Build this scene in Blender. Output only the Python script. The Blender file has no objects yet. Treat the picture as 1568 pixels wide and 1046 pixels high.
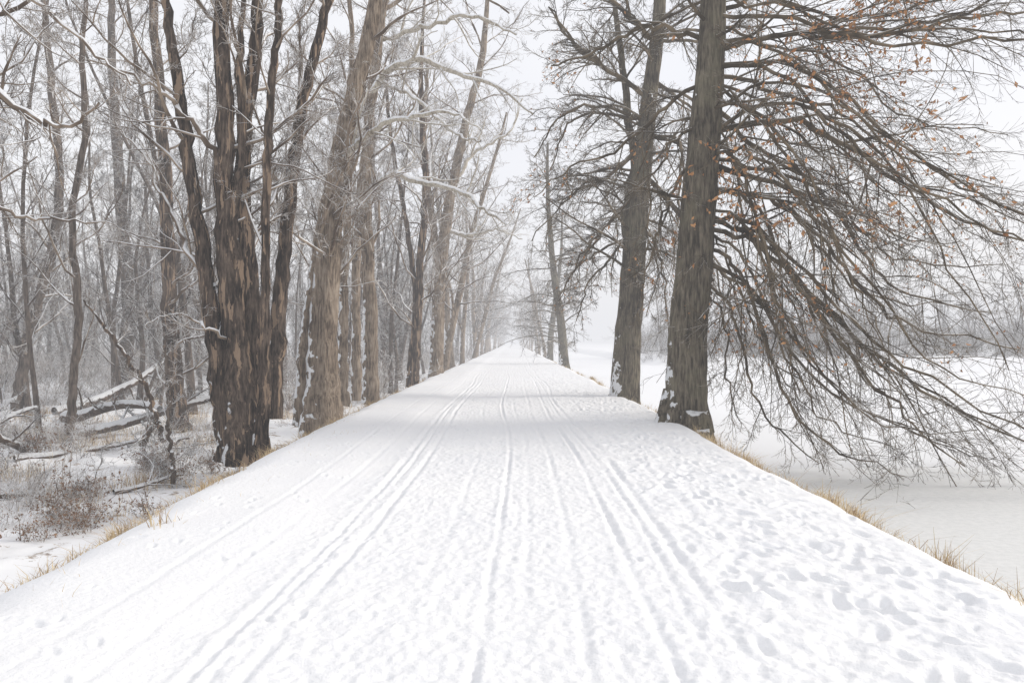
import bpy, math, numpy as np
rng=np.random.default_rng(11)
F=1220.; H=1.6
sc=bpy.context.scene
sc.view_settings.view_transform='Standard'; sc.view_settings.look='None'; sc.view_settings.exposure=0
# ---------------------------------------------------------------- helpers
def norm(v): return v/np.maximum(np.linalg.norm(v,axis=-1,keepdims=True),1e-9)
def at(x,y,d): return [(x-784)*d/F, d, H-(y-522)*d/F]
def smooth(a,b,x):
    t=np.clip((x-a)/(b-a),0,1); return t*t*(3-2*t)
def h2(i,j,s):
    n=(i*374761393+j*668265263+s*1442695041)&0xffffffff
    n=((n^(n>>13))*1274126177)&0xffffffff
    n=n^(n>>16)
    return (n&0xffff)/65535.0
def vn(x,y,s=0):
    xi=np.floor(x).astype(np.int64); yi=np.floor(y).astype(np.int64)
    fx=x-xi; fy=y-yi; fx=fx*fx*(3-2*fx); fy=fy*fy*(3-2*fy)
    a=h2(xi,yi,s);b=h2(xi+1,yi,s);c=h2(xi,yi+1,s);d=h2(xi+1,yi+1,s)
    return (a*(1-fx)+b*fx)*(1-fy)+(c*(1-fx)+d*fx)*fy
def mkmesh(name,V,Fq,mats,midx=None,smoothsh=True,link=True):
    me=bpy.data.meshes.new(name)
    V=np.ascontiguousarray(V,dtype=np.float32); Fq=np.ascontiguousarray(Fq,dtype=np.int32)
    k=Fq.shape[1]
    me.vertices.add(len(V)); me.vertices.foreach_set('co',V.ravel())
    me.loops.add(Fq.size); me.loops.foreach_set('vertex_index',Fq.ravel())
    me.polygons.add(len(Fq))
    me.polygons.foreach_set('loop_start',np.arange(0,Fq.size,k,dtype=np.int32))
    try: me.polygons.foreach_set('loop_total',np.full(len(Fq),k,dtype=np.int32))
    except Exception: pass
    for m in mats: me.materials.append(m)
    if midx is not None: me.polygons.foreach_set('material_index',np.ascontiguousarray(midx,dtype=np.int32))
    if smoothsh: me.polygons.foreach_set('use_smooth',np.ones(len(Fq),dtype=bool))
    me.update(calc_edges=True)
    if not link: return me
    ob=bpy.data.objects.new(name,me); sc.collection.objects.link(ob); return ob
def grow(P,D,L,R,K,wander=.15,tr0=(0,0,0),tr1=None,tip=.3,rg=rng):
    N=len(P); pts=np.zeros((N,K,3)); d=norm(D); p=P.copy(); pts[:,0]=p
    tr0=np.array(tr0,float); tr1=tr0 if tr1 is None else np.array(tr1,float)
    st=(L/(K-1))[:,None]
    for k in range(1,K):
        u=k/(K-1)
        d=norm(d+rg.normal(0,wander,(N,3))+tr0*(1-u)+tr1*u)
        p=p+d*st; pts[:,k]=p
    t=np.linspace(0,1,K)
    return pts, R[:,None]*(1-(1-tip)*t[None])
def kids(pts,rad,n,t0,t1,ang,lf,rf,rg=rng,spread=.2,lens=None,rmax=9,bias=None,even=True):
    N,K,_=pts.shape
    t=(t0+(t1-t0)*((np.arange(n)[None]+rg.uniform(0,1,(N,n)))/n)).ravel()
    idx=np.repeat(np.arange(N),n); f=t*(K-1); i=np.minimum(f.astype(int),K-2); fr=(f-i)[:,None]
    a=pts[idx,i]; b=pts[idx,i+1]; P=a*(1-fr)+b*fr; T=norm(b-a)
    r=rad[idx,i]*(1-fr[:,0])+rad[idx,i+1]*fr[:,0]
    q=rg.normal(0,1,(len(idx),3))
    if bias is not None: q=q+np.array(bias)
    q=q-(q*T).sum(1,keepdims=True)*T; q=norm(q)
    an=(ang+rg.normal(0,spread,len(idx)))[:,None]
    D=T*np.cos(an)+q*np.sin(an)
    if lens is None:
        Lp=np.linalg.norm(np.diff(pts,axis=1),axis=2).sum(1)[idx]
        L=Lp*lf*(1-.55*t)*rg.uniform(.5,1.25,len(idx))
    else: L=rg.uniform(lens[0],lens[1],len(idx))*(1-.35*t)
    R=np.minimum(r*rf*rg.uniform(.7,1.1,len(idx)),rmax)
    return P,D,L,R
def tube(pts,rad,S,flute=0,rg=rng):
    N,K,_=pts.shape
    T=np.empty_like(pts); T[:,1:-1]=pts[:,2:]-pts[:,:-2]; T[:,0]=pts[:,1]-pts[:,0]; T[:,-1]=pts[:,-1]-pts[:,-2]
    T=norm(T); o=norm(pts[:,-1]-pts[:,0]); ref=np.zeros((N,3)); ref[np.arange(N),np.argmin(np.abs(o),axis=1)]=1
    u=norm(np.cross(T,ref[:,None,:])); v=np.cross(T,u)
    th=np.arange(S)*2*math.pi/S
    rr=rad[:,:,None]*np.ones(S)
    if flute:
        ph=rg.uniform(0,6.3,(N,1,1)); kk=np.arange(K)[None,:,None]/K
        rr=rr*(1+flute*(.5*np.sin(5*th+ph+2*kk)+.35*np.sin(9*th-ph*2+5*kk)+.25*np.sin(3*th+ph*3-3*kk))+rg.normal(0,flute*.3,(N,K,S)))
    V=pts[:,:,None,:]+rr[...,None]*(np.cos(th)[None,None,:,None]*u[:,:,None,:]+np.sin(th)[None,None,:,None]*v[:,:,None,:])
    b=(np.arange(N)*K*S)[:,None,None]+(np.arange(K-1)*S)[None,:,None]; s=np.arange(S)[None,None]; s1=(s+1)%S
    Fq=np.stack([b+s,b+s1,b+S+s1,b+S+s],-1).reshape(-1,4)
    return V.reshape(-1,3),Fq
class Acc:
    def __init__(s): s.V=[];s.F=[];s.M=[];s.n=0
    def add(s,V,Fq,m=0):
        s.V.append(V);s.F.append(Fq+s.n);s.M.append(np.full(len(Fq),m));s.n+=len(V)
    def tube(s,pts,rad,S,m=0,flute=0): s.add(*tube(pts,rad,S,flute),m)
    def arr(s): return np.concatenate(s.V),np.concatenate(s.F),np.concatenate(s.M)
    def mesh(s,name,mats,link=True):
        V,Fq,M=s.arr(); return mkmesh(name,V,Fq,mats,M,True,link)
def spline(C,R,n,jit=0,rg=rng):
    C=np.array(C,float); R=np.array(R,float)
    if len(R)!=len(C): R=np.interp(np.linspace(0,1,len(C)),np.linspace(0,1,len(R)),R)
    Cp=np.vstack([2*C[0]-C[1],C,2*C[-1]-C[-2]])
    t=np.linspace(0,len(C)-1,n); i=np.minimum(t.astype(int),len(C)-2); f=(t-i)[:,None]
    p0,p1,p2,p3=Cp[i],Cp[i+1],Cp[i+2],Cp[i+3]
    P=.5*((2*p1)+(-p0+p2)*f+(2*p0-5*p1+4*p2-p3)*f**2+(-p0+3*p1-3*p2+p3)*f**3)
    if jit: P[1:-1]+=rg.normal(0,jit,(n-2,3))
    return P[None],np.interp(t,np.arange(len(C)),R)[None]
def pxs(L,d,rp,n=24,jit=0,dd=0.0,vary=0,lift=0):
    m=len(L); C=[at(x,y,d) for x,y in L]
    vx,vz=(rng.normal(0,vary),rng.normal(0,vary)) if vary else (0,0)
    for k,c in enumerate(C):
        u=k/(m-1); c[1]+=dd*u; c[2]+=lift
        c[0]+=vx*u+(rng.normal(0,vary*.4)*u if vary else 0); c[2]+=vz*u+(rng.normal(0,vary*.4)*u if vary else 0)
    return spline(C,[r*d/F for r in rp],n,jit)
# ---------------------------------------------------------------- materials
def nt(name):
    m=bpy.data.materials.new(name); m.use_nodes=True; t=m.node_tree; b=t.nodes['Principled BSDF']; return m,t,b
def ramp(t,src,stops):
    r=t.nodes.new('ShaderNodeValToRGB'); e=r.color_ramp.elements
    while len(e)<len(stops): e.new(.5)
    for q,(p,c) in zip(e,stops): q.position=min(max(p,0),1); q.color=(c if len(c)==4 else (*c,1))
    t.links.new(src,r.inputs[0]); return r
def noise(t,vec,scale,detail=4,rough=.55):
    n=t.nodes.new('ShaderNodeTexNoise'); n.inputs['Scale'].default_value=scale; n.inputs['Detail'].default_value=detail; n.inputs['Roughness'].default_value=rough
    t.links.new(vec,n.inputs['Vector']); return n
def math_(t,op,a,b=None,c=None):
    n=t.nodes.new('ShaderNodeMath'); n.operation=op
    for i,v in enumerate((a,b,c)):
        if v is None: continue
        if hasattr(v,'links'): t.links.new(v,n.inputs[i])
        else: n.inputs[i].default_value=v
    return n.outputs[0]
def mixc(t,f,a,b):
    n=t.nodes.new('ShaderNodeMix'); n.data_type='RGBA'
    for k,v in ((0,f),(6,a),(7,b)):
        if hasattr(v,'links'): t.links.new(v,n.inputs[k])
        else: n.inputs[k].default_value=v if k==0 else (*v,1)
    return n.outputs[2]
SNOW=(.84,.85,.865)
def bark(name,dark,mid,light,snow=.62,side=None,sidez=(0,3),ridge=1.0,moss=0,split=0,twig=False):
    m,t,b=nt(name); tc=t.nodes.new('ShaderNodeTexCoord'); ge=t.nodes.new('ShaderNodeNewGeometry')
    sp=t.nodes.new('ShaderNodeSeparateXYZ'); t.links.new(ge.outputs['Normal'],sp.inputs[0])
    b.inputs['Roughness'].default_value=.9; b.inputs['Specular IOR Level'].default_value=.1
    if twig:
        b.inputs['Specular IOR Level'].default_value=0
        n2=noise(t,tc.outputs['Object'],2.5,1); r=ramp(t,n2.outputs[0],[(.36,dark),(.5,mid),(.64,light)])
        s=math_(t,'ADD',sp.outputs[2],math_(t,'MULTIPLY',math_(t,'SUBTRACT',n2.outputs[0],.5),1.2))
        sr=ramp(t,s,[(snow-.1,(0,0,0)),(snow+.1,(1,1,1))])
        t.links.new(mixc(t,sr.outputs[0],r.outputs[0],SNOW),b.inputs['Base Color']); return m
    mp=t.nodes.new('ShaderNodeMapping'); mp.inputs['Scale'].default_value=(1,1,.13); t.links.new(tc.outputs['Object'],mp.inputs[0])
    n1=noise(t,mp.outputs[0],22,5,.65); n2=noise(t,tc.outputs['Object'],1.7,4)
    f=math_(t,'ADD',math_(t,'MULTIPLY',n1.outputs[0],.65),math_(t,'MULTIPLY',n2.outputs[0],.35))
    r=ramp(t,f,[(.40,dark),(.5,mid),(.62,light)])
    col=r.outputs[0]
    if moss:
        rm=ramp(t,n2.outputs[0],[(.5,(0,0,0)),(.62,(1,1,1))]); col=mixc(t,math_(t,'MULTIPLY',rm.outputs[0],moss),col,(.13,.125,.075))
    if split:
        n3=noise(t,mp.outputs[0],9,4,.6)
        rm=ramp(t,n3.outputs[0],[(.565,(0,0,0)),(.59,(1,1,1))]); col=mixc(t,math_(t,'MULTIPLY',rm.outputs[0],split),col,(.42,.30,.21))
    n4=noise(t,tc.outputs['Object'],5,3)
    s=math_(t,'ADD',sp.outputs[2],math_(t,'MULTIPLY',math_(t,'SUBTRACT',n4.outputs[0],.5),1.5))
    sr=ramp(t,s,[(snow-.06,(0,0,0)),(snow+.06,(1,1,1))]); sf=sr.outputs[0]
    if side:
        dp=t.nodes.new('ShaderNodeVectorMath'); dp.operation='DOT_PRODUCT'; t.links.new(ge.outputs['Normal'],dp.inputs[0]); dp.inputs[1].default_value=side
        po=t.nodes.new('ShaderNodeSeparateXYZ'); t.links.new(ge.outputs['Position'],po.inputs[0])
        mr=t.nodes.new('ShaderNodeMapRange'); mr.inputs[1].default_value=sidez[0]; mr.inputs[2].default_value=sidez[1]; mr.inputs[3].default_value=.15; mr.inputs[4].default_value=-.5; t.links.new(po.outputs[2],mr.inputs[0])
        q=math_(t,'ADD',math_(t,'ADD',dp.outputs['Value'],mr.outputs[0]),math_(t,'MULTIPLY',math_(t,'SUBTRACT',n4.outputs[0],.5),2.2))
        s2=ramp(t,q,[(.84,(0,0,0)),(.92,(1,1,1))]); sf=math_(t,'MAXIMUM',sf,s2.outputs[0])
    col=mixc(t,sf,col,SNOW); t.links.new(col,b.inputs['Base Color'])
    bp=t.nodes.new('ShaderNodeBump'); bp.inputs['Strength'].default_value=1.0*ridge; bp.inputs['Distance'].default_value=.07; t.links.new(n1.outputs[0],bp.inputs['Height']); t.links.new(bp.outputs[0],b.inputs['Normal'])
    return m
M_oak=bark('bark_oak',(.045,.038,.029),(.135,.115,.085),(.25,.215,.165),snow=.8,side=(-.95,-.2,0),sidez=(-.1,2.0),moss=.35)
M_oak2=bark('bark_oak_twig',(.06,.047,.033),(.125,.098,.066),(.21,.165,.11),snow=.8,twig=True)
M_dark=bark('bark_dark',(.018,.013,.011),(.075,.055,.043),(.2,.15,.115),snow=.66,side=(-.8,-.3,0),sidez=(-.9,1.6),split=.75)
M_tan=bark('bark_tan',(.085,.063,.047),(.24,.188,.142),(.40,.325,.255),snow=.6,side=(-.95,-.1,0),sidez=(2,6))
M_tw=bark('bark_twig_left',(.10,.072,.053),(.205,.158,.118),(.34,.27,.205),snow=.25,twig=True)
M_for=bark('bark_forest',(.04,.031,.026),(.115,.092,.076),(.21,.17,.142),snow=.55,ridge=.5)
M_fort=bark('bark_forest_twig',(.052,.041,.034),(.12,.096,.08),(.21,.172,.145),snow=.40,twig=True)
M_white=bark('bark_snowy_limb',(.27,.23,.18),(.50,.45,.37),(.68,.63,.54),snow=.1,ridge=.4)
def simple(name,c1,c2,scale=6,rough=.9):
    m,t,b=nt(name); tc=t.nodes.new('ShaderNodeTexCoord'); n=noise(t,tc.outputs['Object'],scale,3)
    r=ramp(t,n.outputs[0],[(.35,c1),(.65,c2)]); t.links.new(r.outputs[0],b.inputs['Base Color']); b.inputs['Roughness'].default_value=rough; b.inputs['Specular IOR Level'].default_value=.1
    return m
M_leaf=simple('dry_oak_leaf',(.38,.17,.07),(.60,.33,.16),3)
M_leafb=simple('brown_leaf',(.13,.075,.045),(.34,.21,.13),3)
M_grass=simple('dry_grass',(.48,.36,.20),(.74,.61,.40),3)
M_grassb=simple('dry_grass_brown',(.24,.155,.09),(.47,.34,.2),2)
def snowmat(name,bump=.5,scale=30,litter=False):
    m,t,b=nt(name); ge=t.nodes.new('ShaderNodeNewGeometry'); pos=ge.outputs['Position']
    n1=noise(t,pos,scale,6,.6); n3=noise(t,pos,.8,2)
    r=ramp(t,n3.outputs[0],[(.3,(.83,.838,.855)),(.7,(.86,.865,.872))]); col=r.outputs[0]
    if litter:
        sx=t.nodes.new('ShaderNodeSeparateXYZ'); t.links.new(pos,sx.inputs[0])
        mr=t.nodes.new('ShaderNodeMapRange'); t.links.new(sx.outputs[0],mr.inputs[0]); mr.inputs[1].default_value=-3.5; mr.inputs[2].default_value=-5.0
        n5=noise(t,pos,2.2,7,.72)
        rl=ramp(t,n5.outputs[0],[(.585,(0,0,0)),(.625,(1,1,1))])
        n6=noise(t,pos,14,4); rc=ramp(t,n6.outputs[0],[(.3,(.12,.085,.065)),(.7,(.42,.32,.23))])
        col=mixc(t,math_(t,'MULTIPLY',rl.outputs[0],math_(t,'MULTIPLY',mr.outputs[0],.85)),col,rc.outputs[0])
    t.links.new(col,b.inputs['Base Color']); b.inputs['Roughness'].default_value=.75; b.inputs['Specular IOR Level'].default_value=.2
    bp=t.nodes.new('ShaderNodeBump'); bp.inputs['Strength'].default_value=bump; bp.inputs['Distance'].default_value=.02; t.links.new(n1.outputs[0],bp.inputs['Height']); t.links.new(bp.outputs[0],b.inputs['Normal'])
    return m
M_snow=snowmat('path_snow',.75,20); M_gr=snowmat('ground_snow',.7,5,True)
m,t,b=nt('canal_ice_snow'); ge=t.nodes.new('ShaderNodeNewGeometry'); pos=ge.outputs['Position']
sx=t.nodes.new('ShaderNodeSeparateXYZ'); t.links.new(pos,sx.inputs[0])
q=math_(t,'ADD',sx.outputs[1],math_(t,'MULTIPLY',noise(t,pos,.35,4).outputs[0],7.0)); q=math_(t,'MULTIPLY',q,.02)
rr=ramp(t,q,[(.36,(1,1,1)),(.40,(0,0,0))])
sp_=noise(t,pos,9,6,.75); rs=ramp(t,sp_.outputs[0],[(.35,(.66,.67,.66)),(.6,(.76,.765,.755))])
col=mixc(t,rr.outputs[0],(.84,.85,.865),rs.outputs[0]); t.links.new(col,b.inputs['Base Color']); b.inputs['Roughness'].default_value=.6
bp=t.nodes.new('ShaderNodeBump'); bp.inputs['Strength'].default_value=.3; bp.inputs['Distance'].default_value=.02; t.links.new(sp_.outputs[0],bp.inputs['Height']); t.links.new(bp.outputs[0],b.inputs['Normal'])
M_ice=m
# ---------------------------------------------------------------- terrain
def edge(y): return .22*(vn(y*.35,y*0+3.3,5)-.5)+.12*(vn(y*1.7,y*0+1.3,6)-.5)+.22*(1-smooth(5,20,y))
def gheight(x,y):
    e=edge(y)
    z=-.95*smooth(3.25,5.3,-(x)+e+.24*(1-smooth(5,14,y)))
    z=z+(x<0)*smooth(4.2,7,-x)*(.35*(vn(x*.35,y*.35,1)-.5)+.16*(vn(x*1.3,y*1.3,2)-.5)+.07*(vn(x*4,y*4,3)-.5))
    r=-1.35*smooth(3.15,4.8,x+e); z=z+r
    land=np.maximum(smooth(82,88,y+5*(vn(x*.08,y*0,9)-.5))*smooth(13,18,x),smooth(75,85,x))
    z=z+land*(x>0)*(.95+.5*vn(x*.1,y*.1,8))
    return z
def grid(name,xs,ys,hf,mat):
    X,Y=np.meshgrid(xs,ys); Z=hf(X,Y); V=np.stack([X,Y,Z],-1).reshape(-1,3)
    a=np.arange(len(ys)-1)[:,None]*len(xs)+np.arange(len(xs)-1)[None]
    Fq=np.stack([a,a+1,a+1+len(xs),a+len(xs)],-1).reshape(-1,4)
    return mkmesh(name,V,Fq,[mat])
xs=np.concatenate([-12-np.geomspace(.08,700,150)[::-1],np.arange(-12,8,.06),8+np.geomspace(.08,700,120)])
ys=np.concatenate([np.arange(-14,2,.3),np.geomspace(2,1000,560)])
grid('snowy_ground',xs,ys,lambda X,Y:gheight(X,Y)-.10*smooth(3.9,3.5,np.abs(X)),M_gr)
V=np.array([[3.4,-14,-1],[500,-14,-1],[500,400,-1],[3.4,400,-1]]);mkmesh('frozen_canal',V,np.array([[0,1,2,3]]),[M_ice])
fp=[]
for _ in range(620):
    y=rng.uniform(2.6,26); x=rng.normal(2.2,.5)
    if x>1.1 and x<3.1: fp.append((x,y,rng.normal(0,.6),rng.uniform(.45,.9)))
for _ in range(90):
    y=rng.uniform(3,16); fp.append((-rng.uniform(1.9,3.0),y,rng.normal(.3,.6),rng.uniform(.35,.55)))
for _ in range(360):
    y=rng.uniform(3,34); fp.append((rng.uniform(-1.7,1.6),y,rng.normal(0,.7),rng.uniform(.25,.5)))
def groove(x,c,w,d,rim=.4):
    u=(x-c)/w; return -d*np.exp(-u*u)+d*rim*(np.exp(-(np.abs(u)-2.0)**2))
def pathh(X,Y):
    z=gheight(X,Y)
    w=.10*(vn(Y*.10,Y*0,21)-.5)*2+.02*(vn(Y*.9,Y*0,22)-.5)
    x=X+w+.016*(vn(X*8,Y*7,91)-.5)
    far=1-.6*smooth(12,40,Y)
    for k,(c,wd,d) in enumerate(((-1.52,.035,.020),(-1.40,.025,.014),(-1.18,.032,.022),(-.62,.03,.006),(-.16,.024,.024),(.12,.03,.006),(.47,.03,.010),(.86,.03,.020),(1.02,.024,.012),(1.22,.036,.020),(1.62,.04,.009),(-1.9,.03,.006),(-2.35,.03,.006))):
        c2=c+.07*(vn(Y*.14,Y*0+k*9.7,41)-.5)*2
        amp=np.clip(.1+1.3*vn(Y*.9,X*3+k*7,33+k),0,1.2)
        z=z+groove(x,c2,wd,d)*amp*far
    tramp=smooth(1.9,1.4,np.abs(X))
    z=z+tramp*(.010*(vn(X*9,Y*4.5,51)-.5)+.014*(vn(X*22,Y*14,52)-.5)+.010*(vn(X*40,Y*30,58)-.5))
    rt=smooth(1.0,1.6,X)*smooth(3.3,2.9,X)
    z=z+rt*(.025*(vn(X*4.5,Y*3.6,53)-.5)+.024*(vn(X*12,Y*10,54)-.5)+.012*(vn(X*25,Y*20,59)-.5))
    z=z+.03*(vn(X*.9,Y*.6,55)-.5)+.008*(vn(X*5,Y*4,57)-.5)
    z=z+.05*smooth(-1.6,-2.3,X)
    for (fx,fy,a,s) in fp:
        j0=np.searchsorted(Y[:,0],fy-.4); j1=np.searchsorted(Y[:,0],fy+.4)
        if j1<=j0: continue
        i0=np.searchsorted(X[0],fx-.4); i1=np.searchsorted(X[0],fx+.4)
        dx=X[j0:j1,i0:i1]-fx; dy=Y[j0:j1,i0:i1]-fy
        u=(dx*math.cos(a)+dy*math.sin(a))/(.052*s); v=(-dx*math.sin(a)+dy*math.cos(a))/(.13*s)
        r=np.sqrt(u*u+v*v)
        z[j0:j1,i0:i1]+=s*(-.036*np.exp(-r**3)+.010*np.exp(-((r-1.6)**2)*3))
    return z-.25*smooth(3.6,4.1,np.abs(X))+.01
xp=np.arange(-4.2,4.2,.0145); yp=np.concatenate([np.arange(-8,2.4,.1),np.geomspace(2.4,60,900),np.geomspace(60.5,900,160)])
grid('snowy_path',xp,yp,pathh,M_snow)
# ---------------------------------------------------------------- trees
SP_OAK=[dict(n=10,t0=.10,t1=.98,ang=.6,lf=.45,rf=.5,w=.13,a=(0,0,-.05),b=(0,0,-.07),K=8,S=4),
        dict(n=7,t0=.1,t1=.98,ang=.62,lf=.5,rf=.6,w=.17,a=(0,0,-.03),b=(0,0,.02),K=5,S=3),
        dict(n=4,t0=.15,t1=1,ang=.6,lf=.55,rf=.7,w=.18,a=(0,0,0),b=(0,0,.03),K=4,S=3)]
SP_UP=[dict(n=8,t0=.15,t1=.98,ang=.75,lf=.45,rf=.5,w=.17,a=(0,0,.03),b=(0,0,.05),K=7,S=4),
       dict(n=7,t0=.1,t1=.98,ang=.75,lf=.5,rf=.55,w=.2,a=(0,0,.03),b=(0,0,.02),K=5,S=3),
       dict(n=5,t0=.15,t1=1,ang=.7,lf=.55,rf=.6,w=.25,a=(0,0,0),b=(0,0,.02),K=3,S=3)]
SP_LO=[dict(n=6,t0=.15,t1=.98,ang=.75,lf=.5,rf=.5,w=.18,a=(0,0,.03),b=(0,0,.05),K=4,S=3),
       dict(n=6,t0=.1,t1=.98,ang=.75,lf=.6,rf=.55,w=.22,a=(0,0,.03),b=(0,0,.02),K=3,S=3)]
def ramify(A,pts,rad,spec,m=1,rmin=.0032,rg=rng,scale=1.0):
    out=[]
    for s in spec:
        P,D,L,R=kids(pts,rad,max(1,int(round(s['n']*scale))),s['t0'],s['t1'],s['ang'],s['lf'],s['rf'],rg)
        R=np.maximum(R,rmin); pts,rad=grow(P,D,np.maximum(L,.12),R,s['K'],s['w'],s['a'],s['b'],.35,rg)
        rad=np.maximum(rad,rmin*.6); A.tube(pts,rad,s['S'],m); out.append((pts,rad))
    return out
def leaves(A,twigs,n,m,size=.05,rg=rng,zone=None):
    P=twigs.reshape(-1,3)
    if zone is not None: P=P[zone(P)]
    if len(P)==0: return
    P=P[rg.integers(0,len(P),n)]+rg.normal(0,.03,(n,3))
    a=norm(rg.normal(0,1,(n,3))); b_=norm(np.cross(a,rg.normal(0,1,(n,3)))); s=(size*rg.uniform(.6,1.3,n))[:,None]
    c=np.cross(a,b_)*s*.35
    V=np.stack([P-a*s,P+b_*s*.5+c,P+a*s,P-b_*s*.5+c],1).reshape(-1,3)
    A.add(V,np.arange(4*n).reshape(n,4),m)
def limbs(A,tr,n,t0,t1,ang,lens,rf,w,a,b,K,spec,m=1,rmax=.12,rmin=.0032,scale=1.,bias=None,S=6,rg=rng):
    P,D,L,R=kids(tr[0],tr[1],n,t0,t1,ang,1,rf,rg,.2,lens,rmax,bias)
    p,r=grow(P,D,L,R,K,w,a,b,.25,rg); A.tube(p,r,S,m); return [(p,r)]+ramify(A,p,r,spec,m,rmin,rg,scale)
A=Acc(); d=15.9
tr=pxs([(1046,668),(1048,640),(1051,600),(1055,500),(1064,400),(1072,300),(1080,200),(1088,100),(1093,0),(1098,-120),(1104,-260),(1100,-420)],d,[46,38,32,29,27.5,26,24,21,19,16,11,5],60,.006)
A.tube(*tr,40,0,.045)
for (x0,y0,x1,y1,dd) in ((1030,600,1005,650,-.3),(1060,600,1078,655,-.4),(1045,600,1040,662,-.6),(1065,600,1088,645,.4)):
    A.tube(*pxs([(x0,y0),((x0+x1)/2,(y0+y1)/2+4),(x1,y1),(x1+(x1-x0)*.5,y1+20)],d,[16,12,8,3],12,0,dd),10,0,.05)
B=[([(1092,62),(1200,60),(1330,72),(1450,50),(1620,36)],[8,6,5,3.5,2],-1),
([(1090,110),(1180,128),(1300,150),(1420,215),(1600,262)],[6,5,4,3,1.6],1.5),
([(1092,200),(1200,188),(1300,235),(1400,310),(1500,360),(1620,392)],[8,7,6,4.5,3,1.8],-.8),
([(1090,290),(1180,300),(1260,360),(1330,440),(1420,500),(1590,535)],[7,6,5,4,3,1.8],.6),
([(1090,250),(1200,278),(1300,312),(1380,400),(1460,440),(1620,472)],[7,6,5,4,3,1.8],2.2),
([(1088,330),(1150,350),(1210,450),(1280,560),(1340,640),(1400,692)],[6,5.5,4.5,3.5,2.5,1.4],-1.8),
([(1086,380),(1130,420),(1160,520),(1200,620),(1260,680),(1350,716)],[5,4.5,4,3,2.2,1.2],-1.0),
([(1088,350),(1160,380),(1250,480),(1330,560),(1450,640),(1590,700)],[6,5.5,5,4,2.6,1.5],-1.6),
([(1084,430),(1112,470),(1140,560),(1170,640),(1235,700)],[4,3.5,3,2.2,1.2],-.6),
([(1085,400),(1140,430),(1200,500),(1290,600),(1420,660),(1500,690)],[5,4.6,4,3,2,1.2],1.2),
([(1088,160),(1170,210),(1260,250),(1350,270),(1450,330),(1600,340)],[6,5,4,3.3,2.6,1.4],3),
([(1092,20),(1180,-10),(1300,20),(1420,0),(1600,-60)],[6,5,4,3,2],.5),
([(1098,-60),(1200,-90),(1330,-60),(1500,-40),(1640,10)],[7,6,5,3,2],-1),
([(1098,-100),(1200,-190),(1330,-240),(1500,-230)],[7,6,5,3],1),
([(1075,60),(1000,25),(920,50),(850,60)],[6,5,3.5,2],1.5),
([(1072,130),(1010,170),(940,225),(870,250),(820,290)],[5,4,3,2,1.2],.8),
([(1066,240),(1030,300),(1012,380),(1000,470)],[4.5,3.5,2.4,1.4],1.5),
([(1070,190),(1020,230),(990,300),(975,400)],[4,3,2,1],-1),
([(1090,-40),(1020,-120),(930,-150),(840,-120)],[7,5,4,2],-.5),
([(1085,220),(1120,260),(1150,400),(1150,500),(1165,590)],[4.5,4,3,2,1.2],-2.2),
([(1085,150),(1130,180),(1200,300),(1240,440),(1260,520)],[4.5,4,3,2,1.2],-2.6),
([(1085,100),(1170,130),(1260,250),(1380,350),(1480,430)],[5,4.5,3.5,2.5,1.4],-3),
([(1085,20),(1180,50),(1300,110),(1460,130),(1600,170)],[5,4.5,3.5,2.5,1.4],-3),
([(1085,440),(1115,500),(1125,580),(1150,650)],[3,2.6,2,1],.8),
([(1085,200),(1160,170),(1260,200),(1340,300),(1380,420),(1440,560)],[5,4.6,4,3,2,1.2],-2.2),
]
tw=[]
for c,(Lp,rp,dd) in enumerate(B+B[:13]+B[19:]+B[5:8]):
    cp=c>=len(B)
    p,r=pxs(Lp,d,[q*(.5 if cp else .66) for q in rp],22,.045,dd+(rng.normal(0,1.2) if cp else 0),.35 if cp else 0,rng.uniform(-.3,1.3) if cp else 0); A.tube(p,r,6,1,.04)
    o=ramify(A,p,r,SP_OAK,1,.0038,rng,1.15); tw.append(o[2][0]); tw.append(o[1][0])
limbs(A,tr,14,.42,.95,1.3,(1.8,3.6),.25,.1,(0,0,-.02),(0,0,-.06),10,SP_OAK,1,.04,.0038)
TW=np.concatenate([x.reshape(-1,3) for x in tw])
leaves(A,TW,2400,2,.055,zone=lambda P:(P[:,2]>3.6)&(P[:,0]<7.5)&(P[:,0]>3.2)&(vn(P[:,0]*1.2,P[:,2]*1.2,77)>.5))
leaves(A,TW,1100,2,.045,zone=lambda P:(P[:,2]>1.0)&(vn(P[:,0]*1.1,P[:,2]*1.1,78)>.6))
A.mesh('pin_oak_tree',[M_oak,M_oak2,M_leaf])
A=Acc(); d=23.5
tr=pxs([(954,625),(957,600),(962,520),(968,430),(975,340),(985,240),(996,140),(1008,40),(1015,-80),(1020,-250)],d,[30,23,20,18,17,14.5,12,10,8,4],50,.008); A.tube(*tr,28,0,.05)
t2=pxs([(968,400),(960,330),(975,250),(965,160),(955,60),(940,-60)],d,[9,8,7,6,5,3],24,.02,.8); A.tube(*t2,12,0,.05)
B=[([(985,145),(930,105),(880,70),(840,10)],[5,4,3,1.5],0),([(975,230),(930,265),(880,285),(845,330)],[4,3,2,1],.8),
([(972,300),(930,345),(890,385),(868,430)],[3.5,2.5,2,1],-1),([(968,360),(930,400),(900,440),(885,490)],[3,2.4,1.6,1],.6),
([(985,200),(1040,235),(1035,330),(1020,420)],[4,3,2,1],-1),([(975,330),(1000,380),(1012,450),(1010,530)],[3,2.4,1.6,1],-1.2),
([(990,120),(1060,150),(1130,210),(1180,300)],[4,3,2,1],2),([(1000,60),(920,0),(830,-30)],[5,4,2],-1),([(1000,60),(1100,20),(1200,0)],[4,3,2],2),
([(978,260),(1060,330),(1120,420),(1140,500)],[4,3,2,1],2),([(980,180),(900,170),(850,200),(815,260)],[4,3,2,1],-1.6)]
tw=[]
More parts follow.
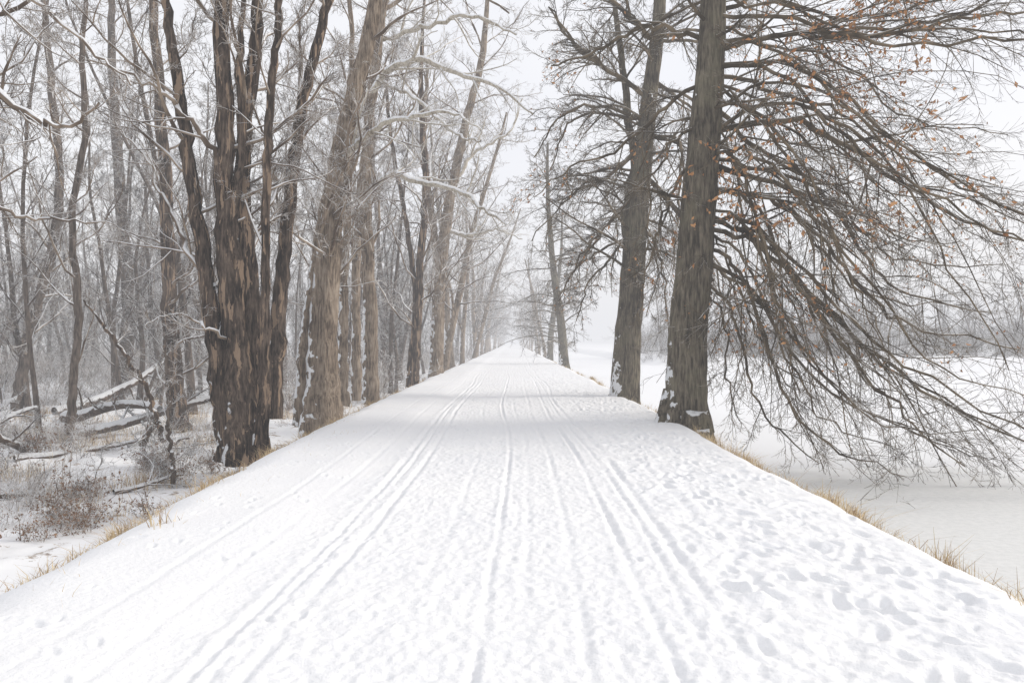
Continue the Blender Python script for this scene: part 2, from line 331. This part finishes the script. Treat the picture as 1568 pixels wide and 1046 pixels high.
for c,(Lp,rp,dd) in enumerate(B+B):
    p,r=pxs(Lp,d,[q*.75 for q in rp],16,.04,dd+(c>10)*rng.normal(0,1.5),.5*(c>10)); A.tube(p,r,6,1); o=ramify(A,p,r,SP_OAK,1,.005,rng,1.2); tw.append(o[1][0])
limbs(A,tr,30,.30,.97,1.3,(2,4.5),.3,.1,(0,0,-.02),(0,0,-.09),10,SP_OAK,1,.045,.005)
limbs(A,t2,12,.2,.97,1.1,(2,4),.4,.1,(0,0,0),(0,0,-.06),10,SP_OAK,1,.04,.005)
leaves(A,np.concatenate([x.reshape(-1,3) for x in tw]),420,2,.05)
A.mesh('pin_oak_tree',[M_oak,M_oak2,M_leaf])
def treeL(name,d,stems,nl,lens,mats,spec=SP_UP,t0=.35,scale=1.,ang=.9,S=20,extra=(),flute=.06,bias=None,rmin=.0042,rs=1.0):
    A=Acc()
    for k,(L,rp) in enumerate(stems):
        tr=pxs(L,d+(.25*((k*7)%3-1) if k else 0),[q*rs for q in rp],44,.02); A.tube(*tr,S,0,flute)
        limbs(A,tr,nl,t0,.98,ang,lens,.4,.16,(0,0,.05),(0,0,.03),10,spec,1,.05,rmin,scale,bias)
    for L,rp,dd,mi in extra:
        p,r=pxs(L,d,rp,24,.035,dd); A.tube(p,r,7,mi,.05); ramify(A,p,r,spec,mi if mi==2 else 1,rmin,rng,scale)
    return A.mesh(name,mats)
MM=[M_dark,M_tw,M_white]; MT=[M_tan,M_tw,M_white]
treeL('multi_stem_tree',14.7,[
 ([(372,705),(370,640),(366,570),(358,500),(348,400),(343,280),(345,150),(335,0),(325,-120),(315,-260)],[40,28,21,17,14,13,12,10,8,6]),
 ([(352,680),(336,590),(320,450),(298,310),(280,180),(262,60),(240,-80)],[18,13,11,10,8.5,7,5]),
 ([(384,680),(386,570),(382,420),(370,260),(388,100),(394,0),(400,-160)],[20,14,12,11,10,8,6]),
 ([(400,680),(406,560),(405,410),(409,250),(417,120),(428,0),(415,-80)],[12,8,6.5,6,5.5,5,3.5]),
 ([(365,680),(356,560),(366,430),(356,330),(372,230),(366,100),(372,-20)],[16,11,8,7,6,5,3])],
 9,(1.6,4),MM,t0=.3,extra=[([(330,440),(280,380),(235,300),(190,220),(120,160)],[5,4,3,2,1],1,1),([(345,260),(300,190),(260,150),(180,120)],[5,4,3,1.5],-1,1),
 ([(360,520),(330,500),(290,480),(260,500)],[3,2.5,1.5,1],-1,1)],flute=.2)
treeL('dark_leaning_tree',16,[([(416,640),(420,560),(426,480),(435,380),(450,250),(465,150),(490,50),(520,-60),(550,-200)],[16,13,11,10,9,8,7,6,4])],11,(1.5,3.5),MM,t0=.3,flute=.12)
treeL('split_trunk_tree',18.6,[([(494,665),(494,600),(494,540),(499,450),(508,350),(522,250),(541,150),(565,50),(590,-80),(620,-240)],[36,25,21,19,17,15,13,11,9,6]),
 ([(462,650),(464,560),(469,500),(480,430),(492,340),(512,250),(525,160)],[13,9,8,7.5,7,6,4])],14,(2,5),MT,
 extra=[([(520,250),(560,215),(620,190),(690,185),(740,215)],[7,5,4,2.5,1.2],-1,2)],t0=.35,flute=.12)
treeL('young_maple_tree',25,[([(567,618),(567,580),(566,480),(562,380),(560,280),(566,170),(580,60),(590,-60),(600,-200)],[15,12,11,10,9,8,7,6,4])],16,(2.5,5.5),MT,
 extra=[([(562,292),(600,270),(660,285),(715,300),(740,325),(775,350)],[5,5,4.5,4,3,1.5],-1,2),([(566,150),(600,108),(650,100),(700,125),(760,150),(815,195)],[6,5.5,5,4,3,1.4],-1.5,2),
 ([(575,100),(560,40),(620,-20),(700,-40),(780,0)],[5,5,4,3,1.5],1,1),([(580,60),(640,60),(720,50),(790,90)],[4,4,3,1.5],-2,2),([(575,120),(640,160),(700,220),(740,240)],[4,3,2.5,1.5],-2,2)],t0=.3)
treeL('slender_tree',22,[([(524,620),(525,560),(526,480),(528,380),(535,250),(540,100),(530,-60)],[11,8,7,6,5,4,3])],10,(2,4),MT,t0=.3)
treeL('slender_tree',27,[([(546,612),(545,520),(545,400),(556,260),(575,120),(600,-60)],[9,7,6.5,6,5,3])],12,(2,4),MT,t0=.3)
treeL('twin_stem_tree',33,[([(634,592),(636,560),(640,480),(646,380),(652,280),(645,150),(650,0)],[8,6.5,6,5.5,5,4,2]),([(626,592),(630,540),(636,450),(620,330),(600,220),(590,100)],[5,4,4,3.5,3,2])],14,(2.5,5.5),[M_dark,M_tw,M_white],t0=.25)
treeL('old_maple_tree',39,[([(668,582),(668,560),(671,480),(676,400),(690,300),(715,180),(740,80),(750,-60)],[14,11,10,9,7.5,6,5,2]),([(674,420),(660,320),(650,220),(655,100)],[6,5,4,2])],20,(3,6.5),MT,t0=.25,
 extra=[([(680,350),(720,360),(760,350),(800,365)],[4,3,2,1],0,2),([(690,280),(730,230),(780,200),(800,150)],[4,3,2,1],0,2)])
treeL('swamp_maple_tree',23,[([(276,675),(272,640),(265,560),(258,440),(255,300),(245,160),(235,0),(230,-120)],[22,15,12,10,9,8,6,4])],14,(2,4.5),MM,t0=.2,flute=.12)
treeL('swamp_maple_tree',28,[([(25,628),(35,560),(52,480),(80,380),(90,250),(75,100),(60,-60)],[9,8,7,6.5,6,5,3])],14,(2,4.5),[M_for,M_tw,M_white],t0=.2)
treeL('swamp_maple_tree',37,[([(185,600),(192,540),(196,460),(184,300),(172,100),(170,-60)],[15,10,9,8,6,4])],16,(2.5,5),[M_for,M_tw,M_white],t0=.2)
treeL('swamp_maple_tree',20,[([(105,690),(110,600),(120,480),(110,340),(130,200),(125,60),(140,-80)],[7,6,5.5,5,4.5,4,2])],14,(1.5,4),[M_for,M_tw,M_white],t0=.2)
treeL('leaning_sapling',17,[([(250,675),(240,640),(222,590),(175,520),(128,458)],[4.5,4,3.5,3,1.5])],6,(.5,1.1),MM,S=8,spec=SP_UP[:2])
treeL('sapling',14,[([(266,742),(264,700),(256,650),(262,600),(250,520)],[4,3.2,2.8,2,1.2])],7,(.4,1.1),[M_for,M_tw,M_white],S=8,spec=SP_UP[:2],t0=.1)
treeL('shade_tree',13,[([(-90,740),(-85,600),(-80,400),(-70,200),(-60,0),(-50,-200)],[30,26,24,20,16,8])],10,(2,4),MM,t0=.3,
 extra=[([(-70,60),(0,140),(80,190),(140,210),(200,185)],[8,6,4,3,1.5],-1,1),([(-75,250),(0,320),(60,325),(130,330)],[4,3,2,1],1,1),([(-65,-40),(20,-20),(120,60),(200,130)],[6,4,3,1.5],0,1)])
def template(name,seed,hgt,r0,style):
    rg=np.random.default_rng(seed); A=Acc()
    P=np.zeros((1,3)); P[0,2]=-.3
    lo=style=='lo'
    p,r=grow(P,np.array([[rg.normal(0,.08),rg.normal(0,.08),1.]]),np.array([hgt]),np.array([r0]),10 if lo else 22,.07 if lo else (.05 if style=='f' else .035),(0,0,.03),None,.22,rg)
    r[0,0]*=1.35; r[0,1]*=1.1
    A.tube(p,r,6 if lo else 12,0,0 if lo else .05)
    if style=='oak':
        limbs(A,(p,r),42,.10,.97,1.35,(3,6.5),.3,.09,(0,0,.0),(0,0,-.12),8,SP_OAK,1,.06,.008,.75,None,5,rg)
    elif style=='big':
        limbs(A,(p,r),26,.20,.97,.95,(3.5,8),.36,.15,(0,0,.04),(0,0,.03),8,SP_UP,1,.09,.009,.85,None,5,rg)
    elif lo:
        limbs(A,(p,r),22,.08,.97,.8,(1.5,4.5),.45,.17,(0,0,.06),(0,0,.04),5,SP_LO,1,.045,.012,1.,None,3,rg); return A.arr()
    elif style=='lobig':
        limbs(A,(p,r),26,.15,.97,1.0,(3,7),.36,.15,(0,0,.03),(0,0,.0),7,SP_LO,1,.08,.014,1.,None,4,rg); return A.arr()
    else:
        limbs(A,(p,r),22,.14,.97,.8,(1.5,4.5),.4,.17,(0,0,.06),(0,0,.04),7,SP_UP,1,.045,.007,.8,None,4,rg)
    return A.mesh(name,[{'oak':M_oak,'big':M_tan,'f':M_for}[style],M_oak2 if style=='oak' else (M_tw if style=='big' else M_fort)],False)
T_oak=[template('oak_mesh_%d'%i,100+i,17,.36,'oak') for i in range(2)]
T_big=[template('avenue_mesh_%d'%i,200+i,18,.28,'big') for i in range(3)]
T_for=[template('forest_mesh_%d'%i,300+i,rng.uniform(13,19),rng.uniform(.08,.17),'f') for i in range(6)]
T_lo=[template('',500+i,rng.uniform(11,19),rng.uniform(.10,.2),'lo') for i in range(9)]
T_lb=[template('',550+i,17,.32,'lobig') for i in range(4)]
def put(me,name,x,y,s,parent=None,z=None,rot=None,tilt=.03):
    ob=bpy.data.objects.new(name,me); sc.collection.objects.link(ob)
    if z is None: z=float(gheight(np.array([x]),np.array([y]))[0])
    ob.location=(x,y,max(z,-1.0)); ob.scale=(s,s,s*rng.uniform(.92,1.1)); ob.rotation_euler=(rng.normal(0,tilt),rng.normal(0,tilt),rng.uniform(0,6.28) if rot is None else rot)
    if parent: ob.parent=parent
    return ob
def merged(name,T,items,mats):
    A=Acc()
    for i,(x,y,s) in enumerate(items):
        V,Fq,M=T[i%len(T)]; a=rng.uniform(0,6.28); c,sn=math.cos(a),math.sin(a); s2=s*rng.uniform(.9,1.1); tx,ty=rng.normal(0,.06,2)
        z=max(float(gheight(np.array([x]),np.array([y]))[0]),-1.)
        W=np.stack([(V[:,0]*c-V[:,1]*sn)*s+x+tx*V[:,2],(V[:,0]*sn+V[:,1]*c)*s+y+ty*V[:,2],V[:,2]*s2+z],1)
        A.V.append(W); A.F.append(Fq+A.n); A.M.append(M); A.n+=len(V)
    return A.mesh(name,mats)
def empty(name):
    e=bpy.data.objects.new(name,None); sc.collection.objects.link(e); return e
put(T_oak[0],'pin_oak_tree',3.8,57,1.0); put(T_oak[1],'pin_oak_tree',3.9,84,1.0); 
for y in (47,56,66,77):
    put(T_big[int(y)%3],'avenue_maple_tree',-4.1+rng.normal(0,.2),y+rng.normal(0,1),rng.uniform(.8,1.0))
merged('distant_avenue_trees',T_lb,[(4.4+rng.normal(0,.3),y,rng.uniform(.8,1.0)) for y in np.arange(104,420,17)]+[(-4.5+rng.normal(0,.3),y+rng.normal(0,1.5),rng.uniform(.75,1.0)) for y in np.arange(88,430,10)],[M_tan,M_fort])
e=empty('bare_woodland'); k=0
for i in range(85):
    y=22+33*rng.uniform(0,1); x=-7-rng.uniform(0,1)**1.1*(8+y*.7)
    if y<30 and x>-9: continue
    put(T_for[k%6],'tree_%d'%k,x,y,rng.uniform(.5,1.05),e,None,None,.1); k+=1
for i in range(10):
    put(T_for[k%6],'tree_%d'%k,-5.5-rng.uniform(0,1)*4,rng.uniform(32,60),rng.uniform(.6,1.0),e,None,None,.05); k+=1
it=[]
for i in range(330):
    y=52+110*rng.uniform(0,1)**1.2; it.append((-6-rng.uniform(0,1)*(14+y*.66),y,rng.uniform(.55,1.1)))
merged('distant_woodland',T_lo,it,[M_for,M_fort])
it=[]
for i in range(260):
    if i<200: y=rng.uniform(92,140); x=rng.uniform(17,22+y*.72)
    else: y=rng.uniform(20,120); x=rng.uniform(88,115)
    it.append((x,y,rng.uniform(.35,.75)))
merged('far_bank_treeline',T_lo,it,[M_for,M_fort])
def shrub(name,seed,n,hl,leafn=0,rmin=.003,lo=False):
    rg=np.random.default_rng(seed); A=Acc()
    P=np.zeros((n,3)); P[:,:2]=rg.normal(0,.22,(n,2)); P[:,2]=-.05
    D=np.concatenate([rg.normal(0,.55,(n,2)),np.ones((n,1))],1)
    p,r=grow(P,D,rg.uniform(hl*.5,hl*1.2,n),rg.uniform(.005,.012,n),9 if not lo else 5,.16,(0,0,.05),(0,0,-.18),.4,rg); A.tube(p,r,3,0)
    o=ramify(A,p,r,SP_UP[1:] if not lo else SP_LO,0,rmin,rg,.7)
    if leafn: leaves(A,o[0][0],leafn,1,.038,rg)
    return A.arr()
M_sh=bark('shrub_twig',(.085,.06,.046),(.19,.142,.108),(.35,.275,.21),snow=.22,twig=True)
T_sh=[shrub('',400+i,16,1.2,(0,320,70,0)[i]) for i in range(4)]
T_shd=[shrub('',450+i,22,2.4,0,.007,True) for i in range(3)]
it=[]
for i in range(210):
    y=rng.uniform(9,42) if i<150 else rng.uniform(11,20); x=-5.8-rng.uniform(0,1)*(2+y*.55)
    if y<14 and x>-6.3: continue
    it.append((x,y,rng.uniform(.3,.8)))
merged('woodland_undergrowth',T_sh,it,[M_sh,M_leafb])
it=[]
for i in range(330):
    y=rng.uniform(30,110); it.append((-5.6-rng.uniform(0,1)*(2+y*.7),y,rng.uniform(.5,1.3)))
merged('woodland_thicket',T_shd,it,[M_sh])
merged('far_bank_brush',T_shd,[(rng.uniform(15,80),87+rng.uniform(0,8),rng.uniform(.3,.6)) for i in range(130)]+[(rng.uniform(17,95),rng.uniform(95,125),rng.uniform(1.2,2.4)) for i in range(170)],[M_fort])
merged('brown_leaf_shrub',[T_sh[1]],[(-6.0,11.2,.6),(-6.6,11.6,.75),(-5.5,11.9,.5),(-6.1,10.2,.5),(-6.9,12.8,.7),(-5.9,10.8,.5),(-6.4,9.6,.45)],[M_sh,M_leafb])
M_log=bark('bark_log',(.04,.03,.022),(.12,.085,.065),(.22,.17,.13),snow=.08)
def log(x,y,L,r,a,z=0):
    A=Acc(); z0=float(gheight(np.array([x]),np.array([y]))[0])+r*.7+z
    p,rd=grow(np.array([[x,y,z0]]),np.array([[math.cos(a),math.sin(a),rng.uniform(.0,.28)]]),np.array([L]),np.array([r]),14,.07,(0,0,0),(0,0,-.02),.5)
    A.tube(p,rd,12,0,.08); limbs(A,(p,rd),5,.2,.95,.9,(.5,1.4),.45,.2,(0,0,.03),(0,0,0),7,SP_UP[:2],0,.05,.004)
    A.mesh('fallen_log',[M_log])
for a in ((-12,22,4,.16,.5),(-9.5,14.5,2.6,.08,2.3),(-14,25,5,.2,-.7),(-15.5,27,6,.18,1.2),(-8.3,12.6,2.2,.07,.9),(-11,18,3.5,.1,-1.1),(-17,30,5,.2,.6),(-7.6,16.5,2,.07,1.2),(-18,26,4,.14,2.2),(-7.2,11,1.6,.05,2.2),(-10,16,2.5,.08,.7),(-8.6,18.5,2,.09,-.9),(-13,20,4,.12,2.1),(-6.6,13.2,1.4,.05,.9),(-13,17,3,.1,.9),(-11.5,15.5,2.4,.07,2.2)): log(*a)
# ---------------------------------------------------------------- grass
def grass(name,X,Y,hmin,hmax,lean,mats,wd=.004):
    n=len(X); Z=np.maximum(gheight(X,Y),-1.0)-.02; h=rng.uniform(hmin,hmax,n)
    az=rng.uniform(0,6.28,n); ln=rng.normal(0,lean,n); dx=np.cos(az)*ln*h; dy=np.sin(az)*ln*h
    wa=rng.uniform(0,3.14,n); wx=np.cos(wa)*wd; wy=np.sin(wa)*wd
    P0=np.stack([X,Y,Z],1); W=np.stack([wx,wy,wx*0],1)
    P1=P0+np.stack([dx*.35,dy*.35,h*.6],1); P2=P0+np.stack([dx*1.1,dy*1.1,h*rng.uniform(.75,1,n)],1)
    V=np.stack([P0-W,P0+W,P1-W*.8,P1+W*.8,P2-W*.2,P2+W*.2],1).reshape(-1,3)
    b=np.arange(n)[:,None]*6; Fq=np.concatenate([b+np.array([0,1,3,2]),b+np.array([2,3,5,4])])
    mi=np.tile(rng.integers(0,len(mats),n),2)
    return mkmesh(name,V,Fq,mats,mi,False)
def clump(n,x0,sx,ymin,ymax,nc):
    cy=np.exp(rng.uniform(math.log(ymin),math.log(ymax),nc)); cx=x0+rng.normal(0,sx,nc)-np.sign(x0)*edge(cy)
    wgt=rng.exponential(1,nc)**1.6; i=rng.choice(nc,n,p=wgt/wgt.sum())
    return cx[i]+rng.normal(0,.05,n),cy[i]+rng.normal(0,.10,n)
X,Y=clump(5500,-3.75,.17,4,70,360); grass('dry_grass_verge',X,Y,.04,.17,.8,[M_grass,M_grass,M_grassb],.003)
X,Y=clump(13000,3.75,.16,4,80,520); grass('dry_grass_verge',X,Y,.04,.24,.9,[M_grass,M_grass,M_grassb],.003)
X,Y=clump(8000,4.1,.2,5,60,260); grass('canal_bank_reeds',X,Y,.15,.5,.4,[M_grassb,M_grass],.0035)
X,Y=clump(6000,-4.4,.4,6,60,260); grass('woodland_edge_grass',X,Y,.08,.3,.7,[M_grassb,M_grass])
X=rng.uniform(-3.3,-2.6,160); Y=rng.uniform(4,14,160); grass('grass_stalks',X,Y,.06,.16,.5,[M_grass],.002)
i=rng.integers(0,90,9000); cx=-6-rng.uniform(0,1,90)*12; cy=rng.uniform(11,34,90)
grass('woodland_grass',cx[i]+rng.normal(0,.35,9000),cy[i]+rng.normal(0,.35,9000),.1,.4,.7,[M_grassb,M_grass],.004)
# ---------------------------------------------------------------- mist
dens=.0036
m=bpy.data.materials.new('glowing_mist'); m.use_nodes=True; t=m.node_tree; t.nodes.clear(); o=t.nodes.new('ShaderNodeOutputMaterial')
v=t.nodes.new('ShaderNodeVolumeAbsorption'); v.inputs['Color'].default_value=(0,0,0,1); v.inputs['Density'].default_value=dens
em=t.nodes.new('ShaderNodeEmission'); em.inputs['Color'].default_value=(.84,.845,.88,1); em.inputs['Strength'].default_value=dens  # glow put into the haze volume, standing in for daylight scattered by fog
ad=t.nodes.new('ShaderNodeAddShader'); t.links.new(v.outputs[0],ad.inputs[0]); t.links.new(em.outputs[0],ad.inputs[1]); t.links.new(ad.outputs[0],o.inputs['Volume'])
x0,x1,y0,y1,z0,z1=-400,400,-12,700,-4,22
V=np.array([[x,y,z] for z in (z0,z1) for y in (y0,y1) for x in (x0,x1)])
mkmesh('glowing_mist',V,np.array([[0,2,3,1],[4,5,7,6],[0,1,5,4],[2,6,7,3],[0,4,6,2],[1,3,7,5]]),[m],None,False)
# ---------------------------------------------------------------- light
w=bpy.data.worlds.new('World'); sc.world=w; w.use_nodes=True; t=w.node_tree; t.nodes.clear()
o=t.nodes.new('ShaderNodeOutputWorld'); bg=t.nodes.new('ShaderNodeBackground'); bg2=t.nodes.new('ShaderNodeBackground'); ad=t.nodes.new('ShaderNodeAddShader')
sky=t.nodes.new('ShaderNodeTexSky'); sky.sky_type='NISHITA'; sky.sun_disc=False; sky.sun_elevation=math.radians(28); sky.sun_rotation=math.radians(80); sky.air_density=1; sky.dust_density=5
t.links.new(sky.outputs[0],bg.inputs[0]); bg.inputs[1].default_value=.03
tc=t.nodes.new('ShaderNodeTexCoord'); n=noise(t,tc.outputs['Generated'],3.0,5); r=ramp(t,n.outputs[0],[(.3,(.91,.91,.955)),(.7,(1,.99,.995))])
t.links.new(r.outputs[0],bg2.inputs[0]); bg2.inputs[1].default_value=.93
t.links.new(bg.outputs[0],ad.inputs[0]); t.links.new(bg2.outputs[0],ad.inputs[1]); t.links.new(ad.outputs[0],o.inputs[0])
sl=bpy.data.lights.new('sun','SUN'); sl.energy=2.1; sl.angle=math.radians(10); sl.color=(1,.955,.885); so=bpy.data.objects.new('sun',sl); sc.collection.objects.link(so)
az=math.radians(80); el=math.radians(28)
from mathutils import Vector
dv=Vector((math.sin(az)*math.cos(el),math.cos(az)*math.cos(el),math.sin(el))); so.rotation_euler=dv.to_track_quat('Z','Y').to_euler()
cam=bpy.data.cameras.new('camera'); cam.lens=28; cam.sensor_width=36; cam.clip_end=3000; co=bpy.data.objects.new('camera',cam); sc.collection.objects.link(co)
co.location=(0,0,H); co.rotation_euler=(math.radians(90),0,0); sc.camera=co
print('polys',sum(len(m.polygons) for m in bpy.data.meshes))
